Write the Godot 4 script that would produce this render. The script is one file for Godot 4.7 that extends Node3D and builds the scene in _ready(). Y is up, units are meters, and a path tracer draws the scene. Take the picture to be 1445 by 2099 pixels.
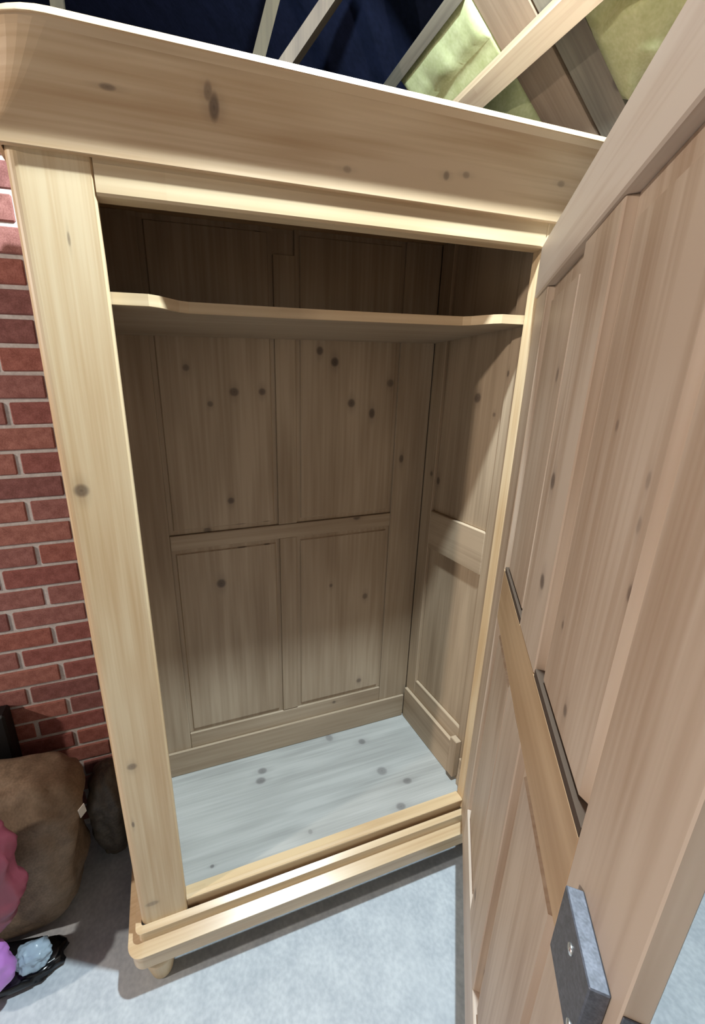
extends Node3D
# An open pine wardrobe in a brick garage. Lengths are written in the units in which the
# wardrobe's doorway is 0.85 wide and turned to metres by K when meshes are committed.
const K := 1.11
const W := 0.85          # width of the doorway
const FLOOR := -0.03     # height of the floor; the wardrobe is measured from a little above it
const PITCH := 37.7      # roof pitch in degrees
var M := {}              # materials
var used := {}           # names taken at top level

# ---------------------------------------------------------------- mesh builder
class MB:
	var st := SurfaceTool.new()
	var n := 0
	var grain := 1                       # the axis along which the wood grain runs
	var org := Vector3.ZERO              # texture origin
	var tile := Vector2(0.6, 1.2)        # texture size across and along the grain
	var smooth := false
	func _init(g := 1, o := Vector3.ZERO, t := Vector2(0.6, 1.2)):
		grain = g; org = o; tile = t
		st.begin(Mesh.PRIMITIVE_TRIANGLES)
	func uv(p: Vector3, nn: Vector3) -> Vector2:
		var a := nn.abs()
		var k := 0
		if a.y >= a.x and a.y >= a.z: k = 1
		elif a.z >= a.x: k = 2
		var q := p - org
		var along := grain
		var across := 3 - grain - k
		if k == grain:
			along = (grain + 1) % 3
			across = (grain + 2) % 3
		return Vector2(q[across] / tile.x, -q[along] / tile.y)
	func tri(a: Vector3, b: Vector3, c: Vector3, out: Vector3):
		var nn := (b - a).cross(c - a)
		if nn.length_squared() < 1e-16: return
		if nn.dot(out) < 0.0:
			var t := b; b = c; c = t
			nn = -nn
		nn = nn.normalized()
		for p in [a, c, b]:
			st.set_smooth_group(0 if smooth else -1)
			st.set_uv(uv(p, nn))
			st.add_vertex(p)
			n += 1
	func quad(a: Vector3, b: Vector3, c: Vector3, d: Vector3, out: Vector3):
		tri(a, b, c, out); tri(a, c, d, out)
	func box(lo: Vector3, hi: Vector3, ch := 0.002):
		# a box whose edges are chamfered by ch
		var c := (lo + hi) / 2.0
		var h := (hi - lo) / 2.0
		ch = minf(ch, minf(h.x, minf(h.y, h.z)) * 0.9)
		for ax in 3:
			var i := (ax + 1) % 3
			var j := (ax + 2) % 3
			for s in [-1.0, 1.0]:
				var v := []
				for q in [[-1, -1], [1, -1], [1, 1], [-1, 1]]:
					var p := c
					p[ax] += s * h[ax]; p[i] += q[0] * (h[i] - ch); p[j] += q[1] * (h[j] - ch)
					v.append(p)
				var o := Vector3.ZERO; o[ax] = s
				quad(v[0], v[1], v[2], v[3], o)
		if ch <= 0.0: return
		for ax in 3:                     # edges along ax
			var i := (ax + 1) % 3
			var j := (ax + 2) % 3
			for si in [-1.0, 1.0]:
				for sj in [-1.0, 1.0]:
					var v := []
					for e in [[-1.0, 0], [1.0, 0], [1.0, 1], [-1.0, 1]]:
						var p := c
						p[ax] += e[0] * (h[ax] - ch)
						p[i] += si * (h[i] - (0.0 if e[1] == 0 else ch))
						p[j] += sj * (h[j] - (ch if e[1] == 0 else 0.0))
						v.append(p)
					var o := Vector3.ZERO; o[i] = si; o[j] = sj
					quad(v[0], v[1], v[2], v[3], o)
		for sx in [-1.0, 1.0]:
			for sy in [-1.0, 1.0]:
				for sz in [-1.0, 1.0]:
					var s := Vector3(sx, sy, sz)
					var a := c + s * Vector3(h.x, h.y - ch, h.z - ch)
					var b := c + s * Vector3(h.x - ch, h.y, h.z - ch)
					var d := c + s * Vector3(h.x - ch, h.y - ch, h.z)
					tri(a, b, d, s)
	func prism(pts: Array, axis: int, a: float, b: float, conv := true):
		# an outline in the two axes after axis, extruded from a to b along axis
		var i := (axis + 1) % 3
		var j := (axis + 2) % 3
		var poly := PackedVector2Array()
		for p in pts: poly.append(p)
		var ccw := not Geometry2D.is_polygon_clockwise(poly)
		var at := func(p: Vector2, t: float) -> Vector3:
			var v := Vector3.ZERO; v[axis] = t; v[i] = p.x; v[j] = p.y
			return v
		var m := poly.size()
		for k in m:
			var p := poly[k]
			var q := poly[(k + 1) % m]
			var e := q - p
			var o2 := Vector2(e.y, -e.x) if ccw else Vector2(-e.y, e.x)
			var o := Vector3.ZERO; o[i] = o2.x; o[j] = o2.y
			quad(at.call(p, a), at.call(q, a), at.call(q, b), at.call(p, b), o)
		var idx := Geometry2D.triangulate_polygon(poly)
		for t in [a, b]:
			var o := Vector3.ZERO; o[axis] = -1.0 if t == minf(a, b) else 1.0
			for k in range(0, idx.size(), 3):
				tri(at.call(poly[idx[k]], t), at.call(poly[idx[k + 1]], t), at.call(poly[idx[k + 2]], t), o)
	func lathe(prof: Array, c: Vector3, seg := 24):
		for k in seg:
			var a0 := TAU * k / seg
			var a1 := TAU * (k + 1) / seg
			for r in prof.size() - 1:
				var p: Vector2 = prof[r]
				var q: Vector2 = prof[r + 1]
				var v := [Vector3(cos(a0) * p.x, p.y, sin(a0) * p.x), Vector3(cos(a1) * p.x, p.y, sin(a1) * p.x), Vector3(cos(a1) * q.x, q.y, sin(a1) * q.x), Vector3(cos(a0) * q.x, q.y, sin(a0) * q.x)]
				var am := (a0 + a1) / 2
				var d := q - p
				var o2 := Vector2(d.y, -d.x)
				if o2.x < 0 and absf(o2.x) > absf(o2.y): o2 = -o2
				if absf(d.y) < 1e-6: o2 = Vector2(0, 1 if p.y > (prof[0].y + prof[prof.size() - 1].y) / 2 else -1)
				var o := Vector3(cos(am) * o2.x, o2.y, sin(am) * o2.x)
				quad(c + v[0], c + v[1], c + v[2], c + v[3], o)
	func surf(f: Callable, nu: int, nv: int, centre: Vector3):
		# a closed skin f(i, j) seen from outside of centre
		var g := []
		for i in nu + 1:
			var row := []
			for j in nv + 1: row.append(f.call(i, j))
			g.append(row)
		for i in nu:
			for j in nv:
				var m: Vector3 = (g[i][j] + g[i + 1][j + 1]) / 2.0
				quad(g[i][j], g[i + 1][j], g[i + 1][j + 1], g[i][j + 1], m - centre)

# ---------------------------------------------------------------- naming and tagging
func numbered(s: String) -> String:
	if not used.has(s):
		used[s] = 0
		return s
	used[s] += 1
	return "%s_%03d" % [s, used[s]]

func mesh_of(mb: MB, from: Vector3) -> ArrayMesh:
	mb.st.generate_normals()
	var am: ArrayMesh = mb.st.commit()
	var a := am.surface_get_arrays(0)
	var v: PackedVector3Array = a[Mesh.ARRAY_VERTEX]
	for i in v.size(): v[i] = (v[i] - from) * K
	a[Mesh.ARRAY_VERTEX] = v
	var r := ArrayMesh.new()
	r.add_surface_from_arrays(Mesh.PRIMITIVE_TRIANGLES, a)
	return r

var part_names := {}
func part(called: String, mb: MB, mat: Material, parent: Node3D, from: Vector3, label := "") -> MeshInstance3D:
	var o := MeshInstance3D.new()
	var key := str(parent.get_instance_id()) + called
	part_names[key] = part_names.get(key, -1) + 1
	o.name = called if part_names[key] == 0 else "%s_%03d" % [called, part_names[key]]
	o.mesh = mesh_of(mb, from)
	o.material_override = mat
	o.cast_shadow = GeometryInstance3D.SHADOW_CASTING_SETTING_ON
	parent.add_child(o, true)
	if label: o.set_meta("label", label)
	return o

func tag(o: Node3D, label: String, category: String, group := "", kind := "") -> Node3D:
	o.set_meta("label", label)
	o.set_meta("category", category)
	if group: o.set_meta("group", group)
	if kind: o.set_meta("kind", kind)
	return o

func base(called: String, at: Vector3) -> Node3D:
	var o := Node3D.new()
	o.name = numbered(called)
	o.position = at * K
	add_child(o, true)
	return o

func solo(called: String, mb: MB, mat: Material, at: Vector3) -> MeshInstance3D:
	var o := MeshInstance3D.new()
	o.name = numbered(called)
	o.mesh = mesh_of(mb, at)
	o.material_override = mat
	o.position = at * K
	add_child(o, true)
	return o

# ---------------------------------------------------------------- textures
func layer(w: int, h: int, sw: int, sh: int, freq: float, sd: int) -> PackedByteArray:
	# noise drawn small and stretched to w x h
	var f := FastNoiseLite.new()
	f.seed = sd; f.frequency = freq; f.fractal_octaves = 3
	var im := f.get_seamless_image(sw, sh, false, false, 0.15)
	im.convert(Image.FORMAT_L8)
	im.resize(w, h, Image.INTERPOLATE_CUBIC)
	return im.get_data()

func wood(w: int, h: int, sd: int, light: Color, dark: Color, knots: Array, depth := 1.0, streaks := []) -> ImageTexture:
	# grain runs down the picture; knots: [x, y, radius across, radius along, darkness] in pixels
	var fine := layer(w, h, w, maxi(8, h / 40), 0.16, sd)
	var mid := layer(w, h, maxi(8, w / 3), maxi(8, h / 60), 0.09, sd + 1)
	var broad := layer(w, h, maxi(8, w / 6), maxi(8, h / 24), 0.05, sd + 2)
	var warp := PackedFloat32Array(); warp.resize(w * h)
	var stain := PackedFloat32Array(); stain.resize(w * h)
	for k in knots:
		var rx: float = k[2]; var ry: float = k[3]
		for y in range(maxi(0, int(k[1] - ry * 6)), mini(h, int(k[1] + ry * 6) + 1)):
			for x in range(maxi(0, int(k[0] - rx * 4)), mini(w, int(k[0] + rx * 4) + 1)):
				var dx: float = (x - k[0]) / rx; var dy: float = (y - k[1]) / ry
				var d := sqrt(dx * dx + dy * dy)
				var at := y * w + x
				if d < 1.5:
					var core := clampf((1.5 - d) / 0.9, 0.0, 1.0)
					stain[at] = maxf(stain[at], k[4] * core * (0.90 + 0.10 * cos(d * 7.0)))
				var e := dx * dx / 4.0 + dy * dy / 16.0
				if e < 1.0 and d >= 0.9:
					stain[at] = maxf(stain[at], k[4] * 0.22 * pow(1.0 - e, 2.0))
	for s in streaks:                    # [x, y0, y1, half width, darkness]
		for y in range(maxi(0, int(s[1])), mini(h, int(s[2]))):
			var t: float = (y - s[1]) / (s[2] - s[1])
			var fade := sin(PI * clampf(t, 0.0, 1.0))
			var cx: float = s[0] + 2.5 * sin(y * 0.021 + s[0]) 
			for x in range(maxi(0, int(cx - s[3] * 2)), mini(w, int(cx + s[3] * 2) + 1)):
				var g := exp(-pow((x - cx) / s[3], 2.0))
				stain[y * w + x] = maxf(stain[y * w + x], s[4] * g * fade)
	var out := PackedByteArray(); out.resize(w * h * 3)
	var lr := light.r; var lg := light.g; var lb := light.b
	var dr := dark.r - lr; var dg := dark.g - lg; var db := dark.b - lb
	for i in w * h:
		var f := (fine[i] - 128) * 0.0018 + (mid[i] - 128) * 0.0022 + (broad[i] - 128) * 0.0026
		var t := clampf(0.26 + f * depth, 0.0, 1.0)
		var s := stain[i]
		var m := 1.0 - 0.62 * s
		out[i * 3] = int(255.0 * clampf((lr + dr * t) * m, 0, 1))
		out[i * 3 + 1] = int(255.0 * clampf((lg + dg * t) * (m - 0.03 * s), 0, 1))
		out[i * 3 + 2] = int(255.0 * clampf((lb + db * t) * (m - 0.02 * s), 0, 1))
	return ImageTexture.create_from_image(Image.create_from_data(w, h, false, Image.FORMAT_RGB8, out))

func speckle(w: int, h: int, sd: int, a: Color, b: Color, f1: float, f2: float, mixup := 0.5) -> ImageTexture:
	var n1 := layer(w, h, w, h, f1, sd)
	var n2 := layer(w, h, w, h, f2, sd + 5)
	var out := PackedByteArray(); out.resize(w * h * 3)
	for i in w * h:
		var t := clampf((n1[i] * (1.0 - mixup) + n2[i] * mixup) / 255.0 * 1.8 - 0.4, 0.0, 1.0)
		var c := a.lerp(b, t)
		out[i * 3] = int(c.r * 255); out[i * 3 + 1] = int(c.g * 255); out[i * 3 + 2] = int(c.b * 255)
	return ImageTexture.create_from_image(Image.create_from_data(w, h, false, Image.FORMAT_RGB8, out))

func noise_tex(n: int, sd: int, f: float) -> ImageTexture:
	var q := FastNoiseLite.new()
	q.seed = sd; q.frequency = f; q.fractal_octaves = 4
	return ImageTexture.create_from_image(q.get_seamless_image(n, n))

func mat(tex: Texture2D, rough := 0.5, tint := Color.WHITE, spec := 0.5) -> StandardMaterial3D:
	var m := StandardMaterial3D.new()
	m.albedo_texture = tex
	m.albedo_color = tint
	m.roughness = rough
	m.metallic_specular = spec
	return m

func tri_mat(tex: Texture2D, scale: Vector3, rough: float, tint := Color.WHITE) -> StandardMaterial3D:
	var m := mat(tex, rough, tint)
	m.uv1_triplanar = true
	m.uv1_scale = scale
	return m

func plain(c: Color, rough := 0.6, metal := 0.0) -> StandardMaterial3D:
	var m := StandardMaterial3D.new()
	m.albedo_color = c; m.roughness = rough; m.metallic = metal
	return m

func _kn(list: Array, x0: float, y1: float, sx: float, sy: float) -> Array:
	# knots in scene units -> pixels; sx, sy pixels per unit
	var r := []
	for k in list: r.append([(k[0] - x0) * sx, (y1 - k[1]) * sy, k[2] * sx * 0.85, k[3] * sy * 0.85, k[4]])
	return r

# ---------------------------------------------------------------- the scene
func _ready() -> void:
	setup_camera()
	setup_light()
	make_materials()
	make_setting()
	make_wardrobe()
	make_roof()
	make_corner()

func setup_camera() -> void:
	var cam := Camera3D.new()
	cam.name = "camera"
	var yaw := 0.3036; var pitch := 0.2936; var roll := -0.0134
	var ry := Basis(Vector3.UP, -yaw)
	var rx := Basis(Vector3.RIGHT, -pitch)
	var rz := Basis(Vector3.BACK, roll)
	cam.transform = Transform3D(ry * rx * rz, Vector3(0.0544, 1.4519, 0.7522) * K)
	cam.projection = Camera3D.PROJECTION_FRUSTUM
	cam.keep_aspect = Camera3D.KEEP_HEIGHT
	cam.near = 0.05
	cam.far = 60.0
	var f := 824.13
	cam.size = 2099.0 / f * cam.near
	cam.frustum_offset = Vector2(128.63, 12.14) / f * cam.near   # the photograph is cropped off centre
	add_child(cam)
	cam.current = true

func lamp(called: String, at: Vector3, energy: float, col: Color, size: float, label: String, cord_top: float) -> void:
	var t := base(called, at)
	tag(t, label, "lamp")
	var g := MB.new(); g.smooth = true
	var r := size
	g.lathe([Vector2(0.0, -r), Vector2(r * 0.5, -r * 0.87), Vector2(r * 0.87, -r * 0.5), Vector2(r, 0), Vector2(r * 0.87, r * 0.5), Vector2(r * 0.55, r * 0.95), Vector2(r * 0.4, r * 1.3)], at, 20)
	var e := plain(Color(0.95, 0.95, 0.92), 0.4)
	e.emission_enabled = true; e.emission = col; e.emission_energy_multiplier = 3.0
	part("bulb", g, e, t, at)
	var c := MB.new()
	c.lathe([Vector2(0.0, r * 1.25), Vector2(r * 0.5, r * 1.25), Vector2(r * 0.55, r * 2.2), Vector2(r * 0.2, r * 2.6), Vector2(0.0, r * 2.6)], at, 16)
	part("cap", c, plain(Color(0.8, 0.8, 0.78), 0.5), t, at)
	var d := MB.new()
	d.lathe([Vector2(0.003, r * 2.5), Vector2(0.003, cord_top)], at, 8)
	part("cord", d, plain(Color(0.75, 0.75, 0.73), 0.6), t, at)
	var l := OmniLight3D.new()
	l.name = "light"
	l.light_color = col; l.light_energy = energy; l.light_size = size * K
	l.omni_range = 12.0; l.omni_attenuation = 2.0; l.shadow_enabled = true
	t.add_child(l)

func setup_light() -> void:
	var we := WorldEnvironment.new()
	we.name = "environment"
	var e := Environment.new()
	e.background_mode = Environment.BG_COLOR
	e.background_color = Color(0.02, 0.025, 0.035)
	e.tonemap_mode = Environment.TONE_MAPPER_LINEAR
	e.tonemap_exposure = 1.0
	e.sdfgi_enabled = true; e.ssao_enabled = true; e.ssil_enabled = true
	we.environment = e
	add_child(we)
	lamp("pendant_lamp", Vector3(0.552, 2.685, 0.308), 7.9, Color(0.90, 0.97, 1.0), 0.032, "bare bulb hanging from the rafters above the open wardrobe", 0.36)
	lamp("pendant_lamp", Vector3(-2.6, 2.285, 0.55), 6.2, Color(1.0, 0.95, 0.895), 0.05, "warm bare bulb hanging at the far left end of the garage", 0.30)

func make_materials() -> void:
	var light := Color(0.86, 0.765, 0.62)
	var dark := Color(0.71, 0.58, 0.43)
	M.pine = mat(wood(256, 512, 11, light, dark, _kn([[0.12, 0.9, 0.008, 0.01, 0.6], [0.45, 0.3, 0.006, 0.008, 0.5]], 0, 1.2, 256 / 0.6, 512 / 1.2), 1.0), 0.42)
	M.pine_worn = mat(M.pine.albedo_texture, 0.27, Color(1, 1, 1), 0.6)
	M.pine_b = mat(wood(256, 512, 23, light * Color(0.98, 0.96, 0.93), dark, [[190, 330, 5, 7, 0.5]], 1.2), 0.45)
	M.stile = mat(wood(160, 1280, 31, light, dark * Color(1.06, 1.06, 1.04), _kn([[-0.085, 1.302, 0.012, 0.012, 0.75], [-0.076, 0.689, 0.010, 0.009, 0.6], [-0.046, 1.679, 0.002, 0.010, 0.5], [-0.093, 0.526, 0.003, 0.009, 0.7], [-0.080, 0.255, 0.016, 0.008, 0.4]], -0.13, 1.84, 160 / 0.17, 1280 / 1.68), 1.0, [[95, 200, 700, 3, 0.10], [110, 500, 1200, 4, 0.09], [60, 30, 500, 3, 0.07]]), 0.42)
	# cornice: the grain lies along x, so the picture is turned: across = height, along = x
	M.cornice = mat(wood(128, 900, 41, light * Color(0.985, 0.955, 0.95), dark * Color(1.01, 0.99, 0.98), [[70, 628, 9, 5, 0.75], [80, 634, 6, 4, 0.5], [70, 732, 2, 7, 0.6], [48, 330, 4, 4, 0.55], [52, 300, 3, 5, 0.4], [38, 470, 3, 5, 0.35], [60, 140, 3, 6, 0.4]], 1.3, [[84, -200, 760, 1.3, 0.75], [80, 380, 1200, 1.2, 0.6], [76, 640, 980, 1.3, 0.6], [70, 690, 780, 1.2, 0.5], [60, 760, 960, 1.3, 0.45], [62, 60, 330, 1.6, 0.25], [58, 640, 1000, 1.8, 0.28], [44, 100, 460, 1.5, 0.25], [95, 200, 600, 1.5, 0.2]]), 0.5)
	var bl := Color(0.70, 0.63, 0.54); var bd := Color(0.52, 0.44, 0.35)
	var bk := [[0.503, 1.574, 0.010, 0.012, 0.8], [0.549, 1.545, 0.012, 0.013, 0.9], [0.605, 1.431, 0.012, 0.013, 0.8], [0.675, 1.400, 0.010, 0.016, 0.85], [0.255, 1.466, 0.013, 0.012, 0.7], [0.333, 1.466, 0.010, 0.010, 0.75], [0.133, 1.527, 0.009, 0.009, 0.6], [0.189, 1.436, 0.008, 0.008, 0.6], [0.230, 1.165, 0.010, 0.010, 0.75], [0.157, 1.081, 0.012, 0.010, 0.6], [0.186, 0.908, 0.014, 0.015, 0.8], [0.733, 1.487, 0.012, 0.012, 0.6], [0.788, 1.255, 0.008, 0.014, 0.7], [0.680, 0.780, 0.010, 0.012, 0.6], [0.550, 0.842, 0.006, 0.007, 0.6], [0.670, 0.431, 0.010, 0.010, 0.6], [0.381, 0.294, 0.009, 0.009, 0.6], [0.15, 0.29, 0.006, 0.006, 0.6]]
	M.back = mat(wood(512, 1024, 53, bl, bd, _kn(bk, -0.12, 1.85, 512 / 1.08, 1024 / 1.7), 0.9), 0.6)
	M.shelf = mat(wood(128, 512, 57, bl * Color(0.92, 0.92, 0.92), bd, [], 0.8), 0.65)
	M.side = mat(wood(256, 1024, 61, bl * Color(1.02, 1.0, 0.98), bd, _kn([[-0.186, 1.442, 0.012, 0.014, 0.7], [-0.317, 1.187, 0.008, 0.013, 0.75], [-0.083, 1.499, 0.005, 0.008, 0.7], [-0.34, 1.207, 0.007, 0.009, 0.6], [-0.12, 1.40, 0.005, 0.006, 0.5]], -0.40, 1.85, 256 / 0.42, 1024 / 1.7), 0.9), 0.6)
	var fk := [[0.274, 0.300, 0.010, 0.014, 0.55], [0.260, 0.266, 0.010, 0.015, 0.6], [0.546, 0.357, 0.014, 0.012, 0.4], [0.654, 0.303, 0.010, 0.012, 0.55], [0.662, 0.172, 0.013, 0.016, 0.45], [0.723, 0.113, 0.009, 0.014, 0.5], [0.655, 0.044, 0.010, 0.014, 0.5], [0.073, 0.058, 0.004, 0.005, 0.6], [0.36, 0.06, 0.006, 0.006, 0.3]]
	var fkp := []
	for k in fk: fkp.append([(0.4 - k[1]) * 900, (0.9 - k[0]) * 760, k[2] * 900, k[3] * 760, k[4]])
	M.boards = mat(wood(360, 760, 71, Color(0.70, 0.70, 0.685), Color(0.54, 0.54, 0.525), fkp, 0.8), 0.55)
	var dl := Color(0.80, 0.73, 0.655); var dd := Color(0.65, 0.55, 0.46)
	var dk := [[0.417, 1.331, 0.012, 0.013, 0.7], [0.460, 1.192, 0.012, 0.012, 0.75], [0.694, 1.386, 0.004, 0.008, 0.3], [0.697, 1.350, 0.004, 0.008, 0.3], [0.71, 1.296, 0.004, 0.008, 0.6], [0.633, 1.114, 0.006, 0.008, 0.6], [0.567, 1.184, 0.004, 0.006, 0.5], [0.603, 1.422, 0.004, 0.006, 0.4], [0.386, 0.414, 0.010, 0.012, 0.7], [0.512, 0.402, 0.008, 0.012, 0.7], [0.30, 1.48, 0.008, 0.012, 0.5]]
	M.door = mat(wood(512, 1024, 83, dl, dd, _kn(dk, -0.01, 1.80, 512 / 0.9, 1024 / 1.65), 1.25, [[270, 200, 800, 3, 0.22], [300, 100, 900, 2, 0.18], [330, 60, 600, 4, 0.15], [365, 250, 980, 2.5, 0.22], [250, 350, 760, 3, 0.18], [468, 60, 980, 4, 0.38], [452, 60, 900, 3, 0.2], [488, 300, 900, 3, 0.2], [200, 100, 900, 3, 0.18], [120, 300, 1000, 3, 0.18]]), 0.5)
	M.door_rail = mat(wood(256, 512, 97, Color(0.83, 0.77, 0.71), Color(0.70, 0.61, 0.54), [], 1.2), 0.5)
	M.mid_rail = mat(wood(128, 512, 99, Color(0.80, 0.69, 0.55), Color(0.66, 0.53, 0.39), [], 1.0), 0.5)
	M.concrete = tri_mat(speckle(512, 512, 5, Color(0.68, 0.71, 0.74), Color(0.785, 0.81, 0.83), 0.02, 0.12, 0.55), Vector3(0.9, 0.9, 0.9), 0.75)
	M.mortar = tri_mat(speckle(128, 128, 7, Color(0.74, 0.70, 0.68), Color(0.84, 0.81, 0.79), 0.08, 0.3), Vector3(3, 3, 3), 0.95)
	var bt := speckle(256, 256, 9, Color(0.78, 0.72, 0.70), Color(1, 1, 1), 0.03, 0.2)
	M.brick = []
	for c in [Color(0.67, 0.42, 0.37), Color(0.63, 0.39, 0.36), Color(0.69, 0.46, 0.41), Color(0.58, 0.38, 0.36), Color(0.65, 0.44, 0.41)]:
		M.brick.append(tri_mat(bt, Vector3(4, 4, 4), 0.9, c))
	M.felt = tri_mat(speckle(128, 128, 13, Color(0.09, 0.11, 0.17), Color(0.13, 0.15, 0.24), 0.05, 0.3), Vector3(1.2, 1.2, 1.2), 0.95)
	M.felt.metallic_specular = 0.1
	M.purlin = mat(wood(128, 512, 101, Color(0.73, 0.64, 0.53), Color(0.58, 0.47, 0.38), [[60, 300, 4, 6, 0.4]], 1.0), 0.7)
	M.timber = mat(wood(128, 512, 103, Color(0.58, 0.50, 0.42), Color(0.46, 0.38, 0.31), [[40, 200, 5, 8, 0.5], [90, 400, 4, 6, 0.5]], 1.0), 0.7)
	M.timber_grey = mat(wood(128, 512, 107, Color(0.50, 0.47, 0.41), Color(0.37, 0.34, 0.30), [[60, 300, 5, 8, 0.5]], 1.0), 0.75)
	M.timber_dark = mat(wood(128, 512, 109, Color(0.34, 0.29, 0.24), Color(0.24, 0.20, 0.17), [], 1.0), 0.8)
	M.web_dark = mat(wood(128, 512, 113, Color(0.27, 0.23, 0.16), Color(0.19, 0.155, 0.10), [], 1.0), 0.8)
	M.wool = tri_mat(speckle(256, 256, 17, Color(0.61, 0.63, 0.44), Color(0.74, 0.755, 0.59), 0.025, 0.16), Vector3(2, 2, 2), 0.85)
	M.plaster = tri_mat(speckle(128, 128, 19, Color(0.62, 0.60, 0.57), Color(0.70, 0.68, 0.65), 0.03, 0.2), Vector3(1, 1, 1), 0.9)
	M.sack = tri_mat(speckle(256, 256, 21, Color(0.43, 0.36, 0.285), Color(0.58, 0.50, 0.41), 0.03, 0.15), Vector3(3, 3, 3), 0.7)
	M.shade_brown = plain(Color(0.30, 0.24, 0.19), 0.9)  # dark brown that paints the shade inside the door's gaps
	M.iron = tri_mat(speckle(128, 128, 25, Color(0.30, 0.31, 0.34), Color(0.42, 0.43, 0.47), 0.05, 0.2), Vector3(12, 12, 12), 0.5)
	M.iron.metallic = 0.35
	M.iron_top = M.iron

# ---- floor, walls, brickwork
func make_setting() -> void:
	var f := MB.new()
	f.box(Vector3(-3.3, -0.15, -0.62), Vector3(2.2, FLOOR, 3.6), 0.0)
	var fl := solo("floor", f, M.concrete, Vector3(0, 0, 0))
	tag(fl, "pale blue-grey concrete garage floor", "floor", "", "structure")
	# back wall: mortar slab and bricks
	var wb := MB.new()
	wb.prism([Vector2(-3.3, FLOOR), Vector2(2.2, FLOOR), Vector2(2.2, 1.76), Vector2(1.635, 2.2), Vector2(-2.735, 2.2), Vector2(-3.3, 1.76)], 2, -0.60, -0.5055)
	var wall := solo("wall_back", wb, M.mortar, Vector3(0, 0, -0.55))
	tag(wall, "red brick garage wall with pale mortar behind the wardrobe", "wall", "", "structure")
	var rng := RandomNumberGenerator.new(); rng.seed = 77
	var pitch := 0.06625
	var shared := []
	for k in 6:
		var b := MB.new()
		var h := Vector3(0.098 - rng.randf() * 0.0015, 0.0285 - rng.randf() * 0.001, 0.02)
		b.box(-h, h, 0.003)
		shared.append(mesh_of(b, Vector3.ZERO))
	var rest := MB.new()
	var count := 0
	for r in 33:
		var y := 0.888 + (r - 13) * pitch
		if y < 0.0 or y > 2.18: continue
		var shift := 0.0 if posmod(r - 13, 2) == 0 else 0.10375
		for c in range(-15, 14):
			var x := -0.3185 + shift + (c + 0.5) * 0.2075
			if x < -3.2 or x > 2.1 or absf(x + 0.55) + 0.10 > 2.185 + (2.2 - y - 0.03) / 0.773: continue
			var jz := rng.randf_range(-0.0015, 0.0015)
			if x > -1.0 and x < 0.12:
				var o := MeshInstance3D.new()
				o.name = "brick" if count == 0 else "brick_%03d" % count
				count += 1
				o.mesh = shared[rng.randi() % 6]
				o.material_override = M.brick[rng.randi() % 5]
				o.position = (Vector3(x, y, -0.521 + jz) - Vector3(0, 0, -0.55)) * K
				o.rotation.z = rng.randf_range(-0.006, 0.006)
				wall.add_child(o, true)
			else:
				rest.box(Vector3(x - 0.098, y - 0.0285, -0.54), Vector3(x + 0.098, y + 0.0285, -0.501 + jz), 0.0)
	var rs := part("brickwork", rest, M.brick[0], wall, Vector3(0, 0, -0.55))
	rs.set_meta("kind", "stuff")
	# other walls
	var w1 := MB.new(); w1.box(Vector3(-3.4, FLOOR, -4.1), Vector3(-3.3, 3.0, 3.7), 0.0)
	tag(solo("wall_left", w1, M.plaster, Vector3(-3.35, 0, 0)), "plain rendered wall at the left end of the garage", "wall", "", "structure")
	var w2 := MB.new(); w2.box(Vector3(2.2, FLOOR, -4.1), Vector3(2.3, 2.2, 3.7), 0.0)
	tag(solo("wall_right", w2, M.plaster, Vector3(2.25, 0, 0)), "plain rendered garage wall under the right eaves", "wall", "", "structure")
	var w3 := MB.new(); w3.prism([Vector2(-3.4, FLOOR), Vector2(2.3, FLOOR), Vector2(2.3, 1.75), Vector2(-0.55, 4.05), Vector2(-3.4, 1.75)], 2, 3.6, 3.7)
	tag(solo("wall_front", w3, M.plaster, Vector3(0, 0, 3.65)), "plain rendered gable wall at the front of the garage", "wall", "", "structure")
	var w4 := MB.new(); w4.prism([Vector2(-3.4, FLOOR), Vector2(2.3, FLOOR), Vector2(2.3, 1.75), Vector2(-0.55, 4.05), Vector2(-3.4, 1.75)], 2, -4.1, -4.0)
	tag(solo("wall_rear", w4, M.felt, Vector3(0, 0, -4.05)), "dark far gable wall of the roof space", "wall", "", "structure")
	var lf := MB.new(); lf.box(Vector3(-3.3, 2.12, -4.0), Vector3(2.2, 2.2, -0.60), 0.0)
	tag(solo("floor_loft", lf, M.felt, Vector3(0, 2.12, -2.3)), "dark boarded loft floor beyond the brick wall", "floor", "", "structure")
	# roof underside: two slopes of black felt above the rafters
	var t := tan(deg_to_rad(PITCH))
	var rc := MB.new()
	var yr := func(x: float, d: float) -> float: return 3.085 - t * (x - 0.5) + d
	var rx := -0.55
	rc.prism([Vector2(rx, yr.call(rx, 0.15)), Vector2(2.4, yr.call(2.4, 0.15)), Vector2(2.4, yr.call(2.4, 0.25)), Vector2(rx, yr.call(rx, 0.25)), Vector2(-3.5, yr.call(2.4, 0.25)), Vector2(-3.5, yr.call(2.4, 0.15))], 2, -4.1, 3.7)
	tag(solo("ceiling", rc, M.felt, Vector3(0, 3.5, 0)), "black felted underside of the pitched garage roof", "ceiling", "", "structure")

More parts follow.
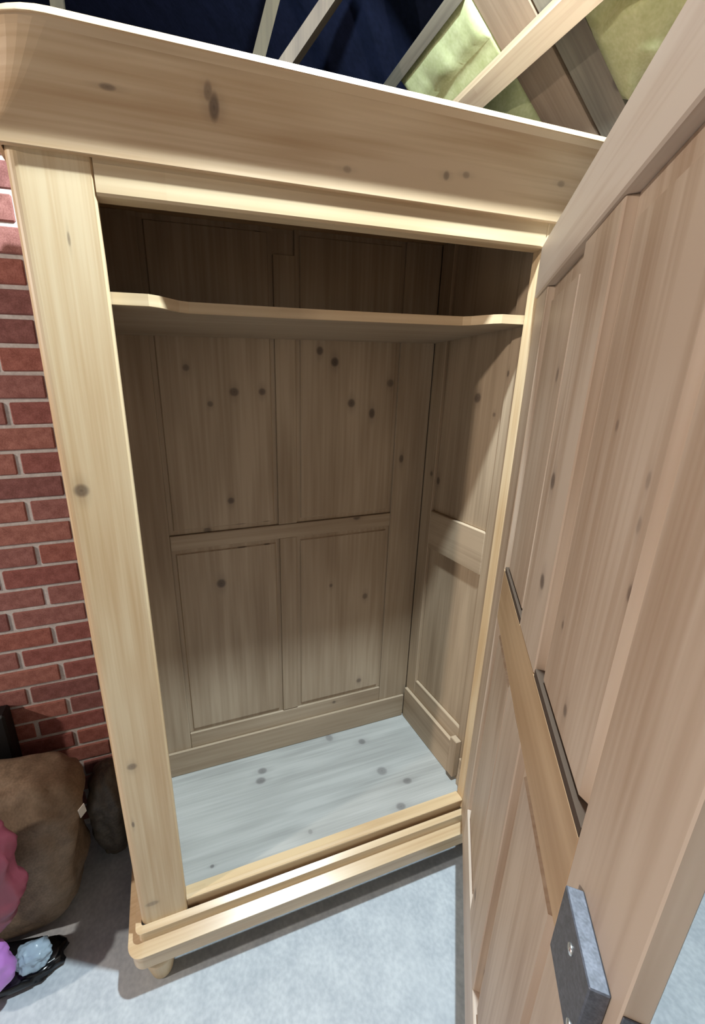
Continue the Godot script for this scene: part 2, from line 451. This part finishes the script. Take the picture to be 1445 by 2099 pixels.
# ---- the wardrobe
func ring(mb: MB, prof: Array) -> void:
	# prof: [offset outward, height, corner radius]; swept round left side, front and right side of the carcass
	var x0 := -0.113; var x1 := 0.963; var zb := -0.40
	var paths := []
	for p in prof:
		var o: float = p[0]; var y: float = p[1]; var r: float = maxf(p[2], 0.001)
		var pts := [Vector3(x0 - o, y, zb)]
		for k in 13:
			var a := PI + (PI / 2.0) * k / 12.0      # from pointing -x to pointing +z
			pts.append(Vector3(x0 - o + r + r * cos(a), y, o - r - r * sin(a)))
		for k in 13:
			var a := PI / 2.0 - (PI / 2.0) * k / 12.0
			var q := minf(r, 0.035)
			pts.append(Vector3(x1 + o - q + q * cos(a), y, o - q + q * sin(a)))
		pts.append(Vector3(x1 + o, y, zb))
		paths.append(pts)
	var m: int = paths[0].size()
	var np := prof.size()
	var cy := 0.0
	for p in prof: cy += p[1] / np
	for i in np:
		var a: Array = paths[i]; var b: Array = paths[(i + 1) % np]
		var e := Vector2(prof[(i + 1) % np][0] - prof[i][0], prof[(i + 1) % np][1] - prof[i][1])
		var o2 := Vector2(e.y, -e.x)                # outward for a profile listed upward along its face
		for k in m - 1:
			var dir: Vector3 = a[k + 1] - a[k]
			if dir.length_squared() < 1e-12: dir = b[k + 1] - b[k]
			if dir.length_squared() < 1e-12: continue
			var side := Vector3(-dir.z, 0, dir.x).normalized()   # left of travel... outward
			if k > 13: pass
			mb.quad(a[k], a[k + 1], b[k + 1], b[k], side * o2.x + Vector3.UP * o2.y)

func bd(parent: Node3D, from: Vector3, called: String, lo: Vector3, hi: Vector3, m: Material, grain: int, org: Vector3, tile: Vector2, ch := 0.002, label := "") -> MeshInstance3D:
	var b := MB.new(grain, org, tile)
	b.box(lo, hi, ch)
	return part(called, b, m, parent, from, label)

func make_wardrobe() -> void:
	var o := Vector3(W / 2.0, 0, -0.19)
	var wd := base("wardrobe", o)
	tag(wd, "tall empty pine wardrobe standing with its door open against the brick wall", "wardrobe")
	var gen := Vector2(0.6, 1.2)
	# posts either side of the doorway
	var so := Vector3(-0.13, 1.84, 0); var stl := Vector2(0.17, 1.68)
	var lp := MB.new(1, so, stl)
	var r := 0.018
	var out := [Vector2(-0.026, 0.0), Vector2(-0.0035, 0.0), Vector2(0, -0.0035)]   # (z, x)
	var outl := []
	for v in out: outl.append(v)
	for k in 7:
		var a := PI / 2.0 * k / 6.0
		outl.append(Vector2(-r + r * cos(a), -0.113 + r - r * sin(a)))
	outl.append(Vector2(-0.026, -0.113))
	lp.prism(outl, 1, 0.188, 1.80)
	part("stile", lp, M.stile, wd, o)
	var rp := MB.new(1, Vector3(0.83, 1.84, 0), stl)
	var outr := []
	for v in outl: outr.append(Vector2(v.x, W - v.y))
	rp.prism(outr, 1, 0.188, 1.80)
	part("stile", rp, M.stile, wd, o)
	# head rail over the doorway
	var hr := MB.new(0, Vector3(0.1, 1.7, 0), gen)
	hr.prism([Vector2(1.7415, 0.0), Vector2(1.80, 0.0), Vector2(1.80, -0.027), Vector2(1.738, -0.027), Vector2(1.738, -0.003)], 0, 0.0004, W - 0.0004)
	part("head_rail", hr, M.pine, wd, o)
	# cornice
	var cn := MB.new(0, Vector3(-0.2, 1.76, 0), Vector2(0.18, 1.25)); cn.smooth = false
	var prof := [[0.0, 1.783, 0.004], [0.0065, 1.783, 0.006], [0.0075, 1.784, 0.006], [0.0075, 1.800, 0.008]]
	for k in range(1, 9):
		var a := (PI / 2.0) * k / 8.0
		prof.append([0.0075 + 0.0355 * (1.0 - cos(a * 0.82)) / (1.0 - cos(PI / 2.0 * 0.82)), 1.800 + 0.103 * sin(a * 0.82) / sin(PI / 2.0 * 0.82), 0.01 + 0.12 * k / 8.0])
	prof += [[0.0452, 1.9032, 0.13], [0.0456, 1.9042, 0.13], [0.0400, 1.9150, 0.13], [0.0385, 1.9155, 0.13], [0.0, 1.9155, 0.09]]
	ring(cn, prof)
	part("cornice", cn, M.cornice, wd, o, "deep coved cornice with a dark knot")
	# plinth moulding in two steps, with rounded corners
	var pl := MB.new(0, Vector3(-0.3, 0.05, 0), Vector2(0.4, 1.25))
	ring(pl, [[0.0, 0.081, 0.012], [0.0290, 0.081, 0.030], [0.0300, 0.083, 0.030], [0.0312, 0.1365, 0.032], [0.0366, 0.1378, 0.034], [0.0372, 0.1385, 0.035], [0.0368, 0.1395, 0.035], [0.0100, 0.1472, 0.014], [0.0096, 0.1480, 0.014], [0.0102, 0.1825, 0.014], [0.0142, 0.1836, 0.016], [0.0146, 0.1843, 0.016], [0.0142, 0.1852, 0.016], [0.0, 0.190, 0.006]])
	part("plinth", pl, M.pine_worn, wd, o)
	var sl := MB.new(0, Vector3(0.05, 0.1, 0), gen)
	sl.prism([Vector2(0.150, -0.0075), Vector2(0.2150, -0.0068), Vector2(0.2185, -0.0022), Vector2(0.2215, -0.0006), Vector2(0.2245, -0.0010), Vector2(0.2265, -0.004), Vector2(0.2277, -0.010), Vector2(0.2275, -0.030), Vector2(0.150, -0.030)], 0, 0.0006, W - 0.0006)
	part("sill", sl, M.pine_b, wd, o)
	# floor of the cupboard
	var fb := MB.new(0, Vector3(0.9, 0.2, -0.40), Vector2(-0.40, -1.0)); fb.tile = Vector2(0.40, 1.0)
	fb.org = Vector3(0.9, 0.2, 0.0)
	fb.box(Vector3(-0.08, 0.200, -0.385), Vector3(0.90, 0.2237, -0.0305), 0.001)
	part("bottom_board", fb, M.boards, wd, o, "grey weathered bottom board")
	var tb := MB.new(0, Vector3.ZERO, gen); tb.box(Vector3(-0.1125, 1.8602, -0.3995), Vector3(0.9625, 1.882, -0.0005), 0.0)
	part("top_board", tb, M.pine_b, wd, o)
	# back: framed panels
	var bo := Vector3(-0.12, 1.85, 0); var bt := Vector2(1.08, 1.70)
	var back := bd(wd, o, "back", Vector3(-0.10, 0.12, -0.400), Vector3(0.945, 1.86, -0.390), M.back, 1, bo, bt, 0.001)
	var zf := -0.378; var zr := -0.3895
	bd(back, o, "stile", Vector3(-0.079, 0.224, zr), Vector3(0.050, 1.86, zf), M.back, 1, bo, bt, 0.0012)
	bd(back, o, "stile", Vector3(0.762, 0.224, zr), Vector3(0.879, 1.86, zf), M.back, 1, bo, bt, 0.0012)
	bd(back, o, "muntin", Vector3(0.373, 1.076, zr), Vector3(0.432, 1.80, zf), M.back, 1, bo, bt, 0.0012)
	bd(back, o, "muntin", Vector3(0.376, 0.380, zr), Vector3(0.430, 1.030, zf), M.back, 1, bo, bt, 0.0012)
	bd(back, o, "rail", Vector3(0.0505, 1.030, zr), Vector3(0.7615, 1.074, zf), M.back, 0, bo, bt, 0.0015)
	bd(back, o, "rail", Vector3(0.0505, 0.224, zr), Vector3(0.7615, 0.378, zf), M.back, 0, bo, bt, 0.002)
	for q in [[0.0505, 0.3725, 1.0765, 1.86], [0.4325, 0.7615, 1.0765, 1.86], [0.0505, 0.3755, 0.3795, 1.0295], [0.4305, 0.7615, 0.3795, 1.0295]]:
		var pn := MB.new(1, bo, bt)
		# a panel with bevelled margins
		pn.box(Vector3(q[0], q[2], -0.3895), Vector3(q[1], q[3], -0.3835), 0.0)
		fielded(pn, q[0], q[1], q[2], q[3], -0.3835, -0.3795, 0.012, 0.003)
		part("panel", pn, M.back, back, o)
	bd(wd, o, "batten", Vector3(-0.078, 0.2242, -0.3775), Vector3(0.866, 0.320, -0.369), M.back, 0, bo, bt, 0.0015)
	# right side: framed panels seen from inside
	var sd := Vector3(0, 1.85, -0.40); var sdt := Vector2(0.42, 1.70)
	var side := bd(wd, o, "side", Vector3(0.900, 0.10, -0.40), Vector3(0.955, 1.86, -0.0265), M.side, 1, sd, sdt, 0.001)
	var xf := 0.880; var xr := 0.8995
	bd(side, o, "stile", Vector3(xf, 0.224, -0.3775), Vector3(xr, 1.86, -0.325), M.side, 1, sd, sdt, 0.0015)
	bd(side, o, "stile", Vector3(xf, 0.224, -0.085), Vector3(xr, 1.86, -0.0265), M.side, 1, sd, sdt, 0.0015)
	bd(side, o, "rail", Vector3(xf, 0.957, -0.3245), Vector3(xr, 1.084, -0.0855), M.side, 2, sd, sdt, 0.002)
	bd(side, o, "rail", Vector3(xf, 0.224, -0.3245), Vector3(xr, 0.418, -0.0855), M.side, 2, sd, sdt, 0.002)
	for q in [[1.0845, 1.86], [0.4185, 0.9565]]:
		var pn := MB.new(1, sd, sdt)
		pn.box(Vector3(0.8905, q[0], -0.3245), Vector3(0.8995, q[1], -0.0855), 0.002)
		part("panel", pn, M.side, side, o)
	bd(wd, o, "batten", Vector3(0.867, 0.2242, -0.368), Vector3(0.8795, 0.357, -0.100), M.side, 2, sd, sdt, 0.0015)
	bd(wd, o, "batten", Vector3(0.867, 0.2242, -0.055), Vector3(0.8795, 0.330, -0.0305), M.side, 2, sd, sdt, 0.0015)
	bd(wd, o, "block", Vector3(0.858, 0.240, -0.094), Vector3(0.8795, 0.384, -0.066), M.side, 1, sd, sdt, 0.002, "small upright stop block")
	# left side
	var ls := bd(wd, o, "side", Vector3(-0.105, 0.10, -0.40), Vector3(-0.080, 1.86, -0.0265), M.side, 1, sd, sdt, 0.001)
	bd(ls, o, "panel", Vector3(-0.0795, 0.225, -0.33), Vector3(-0.074, 1.84, -0.09), M.side, 1, sd, sdt, 0.001)
	# hat shelf with a scalloped front
	var front := []
	for k in 57:
		var x := -0.079 + 0.958 * k / 56.0
		var e := minf(x, W - x)                 # distance from the nearer jamb
		var q := smoothstep(0.055, 0.125, e)
		var mid := pow(absf(x - W / 2.0) / (W / 2.0), 2.0)
		front.append(Vector2(-0.0305 - q * (0.048 - 0.010 * mid), x))
	var sh := MB.new(0, Vector3(0.3, 1.6, -0.1), gen)
	var ol := [Vector2(-0.3775, -0.079)]
	for v in front: ol.append(v - Vector2(0.0062, 0))
	ol.append(Vector2(-0.3775, 0.879))
	sh.prism(ol, 1, 1.600, 1.6175)
	var shelf := part("shelf", sh, M.shelf, wd, o, "hat shelf with scalloped front edge")
	var lip := MB.new(0, Vector3(0.3, 1.6, -0.1), gen)
	var lo := []
	for v in front: lo.append(v)
	for k in range(front.size() - 1, -1, -1): lo.append(front[k] - Vector2(0.006, 0))
	lip.prism(lo, 1, 1.5995, 1.6178)
	part("front_edge", lip, M.pine, shelf, o, "pale scalloped front edge")
	# bun feet
	for p in [Vector2(-0.083, -0.022), Vector2(0.933, -0.022), Vector2(-0.083, -0.36), Vector2(0.933, -0.36)]:
		var ft := MB.new(1, Vector3.ZERO, gen); ft.smooth = true
		ft.lathe([Vector2(0.0, FLOOR), Vector2(0.024, FLOOR), Vector2(0.029, FLOOR + 0.006), Vector2(0.036, 0.012), Vector2(0.044, 0.045), Vector2(0.047, 0.060), Vector2(0.043, 0.072), Vector2(0.034, 0.079), Vector2(0.034, 0.0805), Vector2(0.0, 0.0805)], Vector3(p.x, 0.0, p.y), 24)
		part("foot", ft, M.pine_b, wd, o)
	make_door(wd, o)

func fielded(mb: MB, x0: float, x1: float, y0: float, y1: float, zb: float, zt: float, m: float, bev: float, bot := -1.0) -> void:
	# the raised field of a panel: x, y extents, base and top, margin and bevel width
	if bot < 0.0: bot = m
	var a := [Vector3(x0 + m, y0 + bot, zb), Vector3(x1 - m, y0 + bot, zb), Vector3(x1 - m, y1 - m, zb), Vector3(x0 + m, y1 - m, zb)]
	var b := [Vector3(x0 + m + bev, y0 + bot + bev, zt), Vector3(x1 - m - bev, y0 + bot + bev, zt), Vector3(x1 - m - bev, y1 - m - bev, zt), Vector3(x0 + m + bev, y1 - m - bev, zt)]
	mb.quad(b[0], b[1], b[2], b[3], Vector3(0, 0, 1))
	var c := Vector3((x0 + x1) / 2, (y0 + y1) / 2, zb)
	for k in 4:
		var l := (k + 1) % 4
		mb.quad(a[k], a[l], b[l], b[k], (a[k] + a[l]) / 2.0 - c + Vector3(0, 0, 0.01))

func make_door(wd: Node3D, o: Vector3) -> void:
	# local axes: x from the hinge to the free edge, y up, z out of the inner face
	var ang := 0.8868
	var dv := Vector3(-cos(ang), 0, sin(ang))
	var nn := Vector3(-sin(ang), 0, -cos(ang))
	var to := Vector3(-0.01, 1.80, 0); var tt := Vector2(0.9, 1.65)
	var gen := Vector2(0.45, 0.9)
	var z := Vector3.ZERO
	var mbd := MB.new(1, to, tt)
	mbd.box(Vector3(0.02, 0.22, -0.022), Vector3(0.815, 1.72, -0.0163), 0.001)
	var d := part("door", mbd, M.door, wd, z, "open door seen from its inner side")
	d.transform = Transform3D(Basis(dv, Vector3.UP, nn), (Vector3(W, 0, 0.0) - o) * K)
	var t := -0.016
	bd(d, z, "stile", Vector3(0.0, 0.2, t), Vector3(0.115, 1.6445, 0), M.door, 1, to, tt, 0.0015)
	bd(d, z, "stile", Vector3(0.745, 0.2, t), Vector3(0.857, 1.6445, 0), M.door, 1, to, tt, 0.0012)
	bd(d, z, "top_rail", Vector3(0.0, 1.645, t), Vector3(0.857, 1.742, 0.005), M.door_rail, 0, Vector3(0.1, 1.6, 0), gen, 0.0025)
	bd(d, z, "mid_rail", Vector3(0.1155, 0.943, t), Vector3(0.7445, 1.065, 0), M.mid_rail, 0, Vector3(0.2, 0.9, 0), gen, 0.0005)
	bd(d, z, "bottom_rail", Vector3(0.1155, 0.2, t), Vector3(0.7445, 0.33, 0), M.door_rail, 0, Vector3(0.3, 0.2, 0), gen, 0.002)
	bd(d, z, "muntin", Vector3(0.365, 1.0655, t), Vector3(0.505, 1.6445, 0), M.door, 1, to, tt, 0.002)
	bd(d, z, "muntin", Vector3(0.365, 0.3305, t), Vector3(0.505, 0.9425, 0), M.door, 1, to, tt, 0.002)
	for q in [[0.1155, 0.3645, 1.0655, 1.6445], [0.5055, 0.7445, 1.0655, 1.6445], [0.1155, 0.3645, 0.3305, 0.9425], [0.5055, 0.7445, 0.3305, 0.9425]]:
		var pn := MB.new(1, to, tt)
		pn.box(Vector3(q[0], q[2], t), Vector3(q[1], q[3], -0.0125), 0.0)
		fielded(pn, q[0], q[1], q[2], q[3], -0.0125, -0.005, 0.028, 0.004, 0.012)
		part("panel", pn, M.door, d, z)
	for q in [[0.1300, 0.3640, -0.0002], [0.5090, 0.7440, -0.0002]]:   # near-flush dark strips painting the shade of the shrinkage gaps over the mid rail
		bd(d, z, "gap_shade", Vector3(q[0], 1.0653, -0.0122), Vector3(q[1], 1.0770, q[2]), M.shade_brown, 0, z, gen, 0.0)
	# rim lock
	var lk := MB.new(0, z, gen); lk.box(Vector3(0.777, 0.968, 0.0002), Vector3(0.8455, 1.047, 0.0135), 0.001)
	part("lock_case", lk, M.iron, d, z, "grey iron rim lock")
	for p in [Vector2(0.812, 1.026), Vector2(0.838, 0.984)]:
		var sc := MB.new(); sc.smooth = true
		sc.lathe([Vector2(0.0, 0.0), Vector2(0.0045, 0.0), Vector2(0.004, 0.0016), Vector2(0.0, 0.0024)], Vector3.ZERO, 14)
		var s := part("screw", sc, plain(Color(0.85, 0.85, 0.84), 0.25, 0.9), d, z)
		s.transform = Transform3D(Basis(Vector3.RIGHT, PI / 2), Vector3(p.x, p.y, 0.0135) * K)
	bd(d, z, "lock_plate", Vector3(0.8571, 0.96, -0.014), Vector3(0.8585, 1.055, -0.001), M.iron, 1, z, gen, 0.0005)

# ---- roof timbers and insulation
func slope_at(s: float, d: float, zz: float) -> Vector3:
	# a point on the right-hand slope: x = s, d below the rafters' underside plane
	var t := deg_to_rad(PITCH)
	var x := s
	var p := Vector3(x, 3.085 - tan(t) * (x - 0.5), zz)
	return p - Vector3(sin(t), cos(t), 0) * d

func slope_box(x0: float, x1: float, d0: float, d1: float, z0: float, z1: float, g: int) -> MB:
	# box on the slope: x0..x1 down the slope, d0..d1 normal to it (d grows downward), z0..z1
	var m := MB.new(g, Vector3(x0, 0, z0), Vector2(0.2, 0.9))
	var a := slope_at(x0, d0, 0); var b := slope_at(x1, d0, 0); var c := slope_at(x1, d1, 0); var e := slope_at(x0, d1, 0)
	m.prism([Vector2(a.x, a.y), Vector2(b.x, b.y), Vector2(c.x, c.y), Vector2(e.x, e.y)], 2, z0, z1)
	return m

func batt(z0: float, z1: float, xa: Callable, xb: Callable, sag: float, sd: int) -> MB:
	var m := MB.new(); m.smooth = true
	var f := FastNoiseLite.new(); f.seed = sd; f.frequency = 5.0; f.fractal_octaves = 3
	var nu := 40; var nv := 30
	var pt := func(i: int, j: int, lower: bool) -> Vector3:
		var u := float(i) / nu; var v := float(j) / nv
		var zz := lerpf(z0, z1, v)
		var x: float = lerpf(xa.call(zz), xb.call(zz), u)
		var edge := minf(minf(u, 1.0 - u) * 8.0, minf(v, 1.0 - v) * 8.0)
		edge = clampf(edge, 0.0, 1.0)
		var d := (sag * sqrt(edge) + 0.018 * f.get_noise_2d(x, zz) * edge) if lower else -0.07
		if lower and x > 1.19 and x < 1.34: d = minf(d, -0.002)
		return slope_at(x, d, zz)
	for i in nu:
		for j in nv:
			m.quad(pt.call(i, j, true), pt.call(i + 1, j, true), pt.call(i + 1, j + 1, true), pt.call(i, j + 1, true), Vector3(-0.6, -0.8, 0))
	var top := func(i: int, j: int) -> Vector3: return pt.call(i, j, false)
	m.quad(top.call(0, 0), top.call(nu, 0), top.call(nu, nv), top.call(0, nv), Vector3(0.6, 0.8, 0))
	for i in nu:
		for j in [0, nv]:
			m.quad(pt.call(i, j, true), pt.call(i + 1, j, true), top.call(i + 1, j), top.call(i, j), Vector3(0, 0, -1 if j == 0 else 1))
	for j in nv:
		for i in [0, nu]:
			m.quad(pt.call(i, j, true), pt.call(i, j + 1, true), top.call(i, j + 1), top.call(i, j), Vector3(-1 if i == 0 else 1, 0, 0))
	return m

func make_roof() -> void:
	tag(solo("rafter", slope_box(0.2, 2.15, -0.11, 0.0, -0.645, -0.515, 0), M.timber, slope_at(1.2, 0, -0.58)), "wide rafter running behind the long purlin, farther of the close pair", "rafter", "paired rafters")
	tag(solo("rafter", slope_box(0.2, 2.15, -0.11, -0.004, -0.508, -0.415, 0), M.timber_grey, slope_at(1.2, 0, -0.46)), "grey rafter beside the yellow insulation nearest the wardrobe door", "rafter", "paired rafters")
	tag(solo("purlin", slope_box(1.235, 1.290, 0.001, 0.090, -3.4, 1.4, 2), M.purlin, slope_at(1.2, 0.06, -0.5)), "long pale purlin crossing under the rafters above the cornice", "purlin")
	tag(solo("batten", slope_box(1.055, 1.088, 0.0, 0.02, -1.30, -0.65, 2), M.timber_grey, slope_at(1.07, 0, -0.9)), "narrow grey batten along the edge of the insulation by the dark roof void", "batten")
	var n := FastNoiseLite.new(); n.seed = 5; n.frequency = 9.0
	tag(solo("insulation_batt", batt(-1.02, -0.650, func(_z): return 1.085, func(z): return 1.95 + 0.02 * n.get_noise_1d(z), 0.02, 3), M.wool, slope_at(1.4, 0, -0.85)), "yellow glass wool batt left of the rafters beside the dark void", "insulation", "glass wool between the rafters")
	tag(solo("insulation_batt", batt(-0.412, 0.42, func(_z): return 0.95, func(z): return 1.50 + 0.05 * n.get_noise_1d(z * 1.7) + 0.05 * n.get_noise_1d(z * 5.0 + 9.0), 0.035, 8), M.wool, slope_at(1.3, 0, 0.0)), "bulging yellow glass wool batt with torn lower edge above the open door", "insulation", "glass wool between the rafters")
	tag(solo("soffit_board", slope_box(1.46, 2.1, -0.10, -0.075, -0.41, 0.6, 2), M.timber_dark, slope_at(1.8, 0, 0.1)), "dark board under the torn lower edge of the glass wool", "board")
	# truss webs in the dark roof void
	var tr := base("roof_truss", Vector3(0.5, 2.2, -0.86))
	tag(tr, "roof truss with two pale web timbers meeting above the cornice", "truss")
	var org := Vector3(0.5, 2.2, -0.86)
	var bar := func(called: String, a: Vector2, b: Vector2, w: float, z0: float, z1: float, mt: Material):
		var m := MB.new(1, Vector3(a.x, a.y, z0), Vector2(0.2, 0.9))
		var dd := (b - a).normalized(); var nr := Vector2(-dd.y, dd.x) * w / 2.0
		m.prism([a - nr, b - nr, b + nr, a + nr], 2, z0, z1)
		part(called, m, mt, tr, org)
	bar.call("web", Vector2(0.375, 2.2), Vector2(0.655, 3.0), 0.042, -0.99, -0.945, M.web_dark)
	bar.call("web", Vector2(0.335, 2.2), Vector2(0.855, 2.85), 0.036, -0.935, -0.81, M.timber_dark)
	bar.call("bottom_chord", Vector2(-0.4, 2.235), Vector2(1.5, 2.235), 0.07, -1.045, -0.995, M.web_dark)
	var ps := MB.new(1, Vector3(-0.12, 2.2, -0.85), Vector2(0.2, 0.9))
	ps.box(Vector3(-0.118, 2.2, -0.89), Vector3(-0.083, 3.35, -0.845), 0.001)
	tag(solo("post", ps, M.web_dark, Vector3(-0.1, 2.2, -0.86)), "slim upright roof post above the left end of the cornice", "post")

# ---- the sacks and bags in the corner left of the wardrobe
func lump(c: Vector3, h: Vector3, ex: float, amp: float, freq: float, sd: int, lean := Vector2.ZERO, taper := 0.0) -> MB:
	var m := MB.new(); m.smooth = true
	var f := FastNoiseLite.new(); f.seed = sd; f.frequency = freq; f.fractal_octaves = 3; f.fractal_gain = 0.55
	var cr := FastNoiseLite.new(); cr.seed = sd + 50; cr.frequency = freq * 2.2; cr.fractal_type = FastNoiseLite.FRACTAL_RIDGED; cr.fractal_octaves = 2
	var nu := 48; var nv := 36
	var sp := func(v: float) -> float: return signf(v) * pow(absf(v), ex)
	var fn := func(i: int, j: int) -> Vector3:
		var a := TAU * (i % nu) / nu
		var b := PI * j / nv - PI / 2.0
		var p := Vector3(sp.call(cos(b)) * sp.call(cos(a)), sp.call(sin(b)), sp.call(cos(b)) * sp.call(sin(a)))
		var q := p * h
		var k := 1.0 + amp * f.get_noise_3dv(q) - amp * 0.5 * maxf(cr.get_noise_3dv(q), 0.0)
		q.x *= k * (1.0 - taper * p.y); q.z *= k * (1.0 - taper * p.y)
		q.y *= 1.0 + amp * 0.6 * f.get_noise_2d(q.x * 1.3, q.z * 1.3) * maxf(p.y, 0.0)
		q.x += lean.x * (p.y + 1.0) * h.y; q.z += lean.y * (p.y + 1.0) * h.y
		q += c
		q.y = maxf(q.y, c.y - h.y)
		return q
	m.surf(fn, nu, nv, c)
	return m

func make_corner() -> void:
	var c := Vector3(-0.53, 0.205, -0.28)
	var sk := base("sack", Vector3(c.x, FLOOR, c.z))
	var so := Vector3(c.x, FLOOR, c.z)
	tag(sk, "big brown paper sack slumped in the corner left of the wardrobe", "sack")
	part("body", lump(c, Vector3(0.225, 0.235, 0.125), 0.55, 0.15, 3.6, 4, Vector2(0.08, -0.10), -0.04), M.sack, sk, so)
	var tg := MB.new(); tg.box(Vector3(-0.010, -0.018, -0.001), Vector3(0.010, 0.018, 0.001), 0.0)
	var tgp := part("label_tag", tg, plain(Color(0.85, 0.84, 0.80), 0.6), sk, Vector3.ZERO, "small white tag")
	tgp.position = (Vector3(-0.254, 0.365, -0.215) - so) * K
	tgp.rotation = Vector3(0.1, 0.9, 0.15)
	var db := Vector3(-0.226, 0.145, -0.40)
	tag(solo("bundle", lump(db, Vector3(0.062, 0.175, 0.080), 0.8, 0.25, 7.0, 14), tri_mat(speckle(128, 128, 33, Color(0.24, 0.21, 0.18), Color(0.38, 0.34, 0.29), 0.05, 0.2), Vector3(4, 4, 4), 0.6), Vector3(db.x, FLOOR, db.z)), "dark crumpled bundle between the brown sack and the wardrobe side", "bundle")
	var pk := Vector3(-0.505, 0.375, -0.085)
	tag(solo("carrier_bag", lump(pk, Vector3(0.135, 0.158, 0.05), 0.75, 0.22, 6.0, 24, Vector2(0.0, -0.12)), plain(Color(0.48, 0.23, 0.28), 0.45), Vector3(pk.x, 0.08, pk.z)), "crumpled dark pink carrier bag leaning on the brown sack", "bag")
	var pp := Vector3(-0.515, 0.130, -0.065)
	tag(solo("carrier_bag", lump(pp, Vector3(0.095, 0.085, 0.05), 0.8, 0.2, 8.0, 34), plain(Color(0.74, 0.50, 0.82), 0.35), Vector3(pp.x, -0.01, pp.z)), "shiny lilac carrier bag below the pink one", "bag")
	var bb := Vector3(-0.555, -0.008, -0.130)
	tag(solo("bin_bag", lump(bb, Vector3(0.215, 0.022, 0.06), 0.7, 0.2, 10.0, 44), plain(Color(0.035, 0.035, 0.045), 0.22), Vector3(bb.x, FLOOR, bb.z)), "flattened glossy black bin bag on the floor below the sack", "bag")
	var wf := Vector3(-0.405, 0.036, -0.115)
	tag(solo("film_highlight", lump(wf, Vector3(0.05, 0.030, 0.03), 0.8, 0.35, 14.0, 54), plain(Color(0.62, 0.70, 0.76), 0.25), Vector3(wf.x, 0.02, wf.z)), "small pale lump painting the shine of clear plastic film on the black bin bag", "film")  # pale colour stands in for the highlight on clear plastic
	var bx := MB.new(); bx.box(Vector3(-0.86, FLOOR, -0.497), Vector3(-0.475, 0.550, -0.44), 0.006)
	tag(solo("panel_board", bx, plain(Color(0.03, 0.032, 0.04), 0.5), Vector3(-0.66, FLOOR, -0.47)), "black board standing against the bricks behind the brown sack", "board")
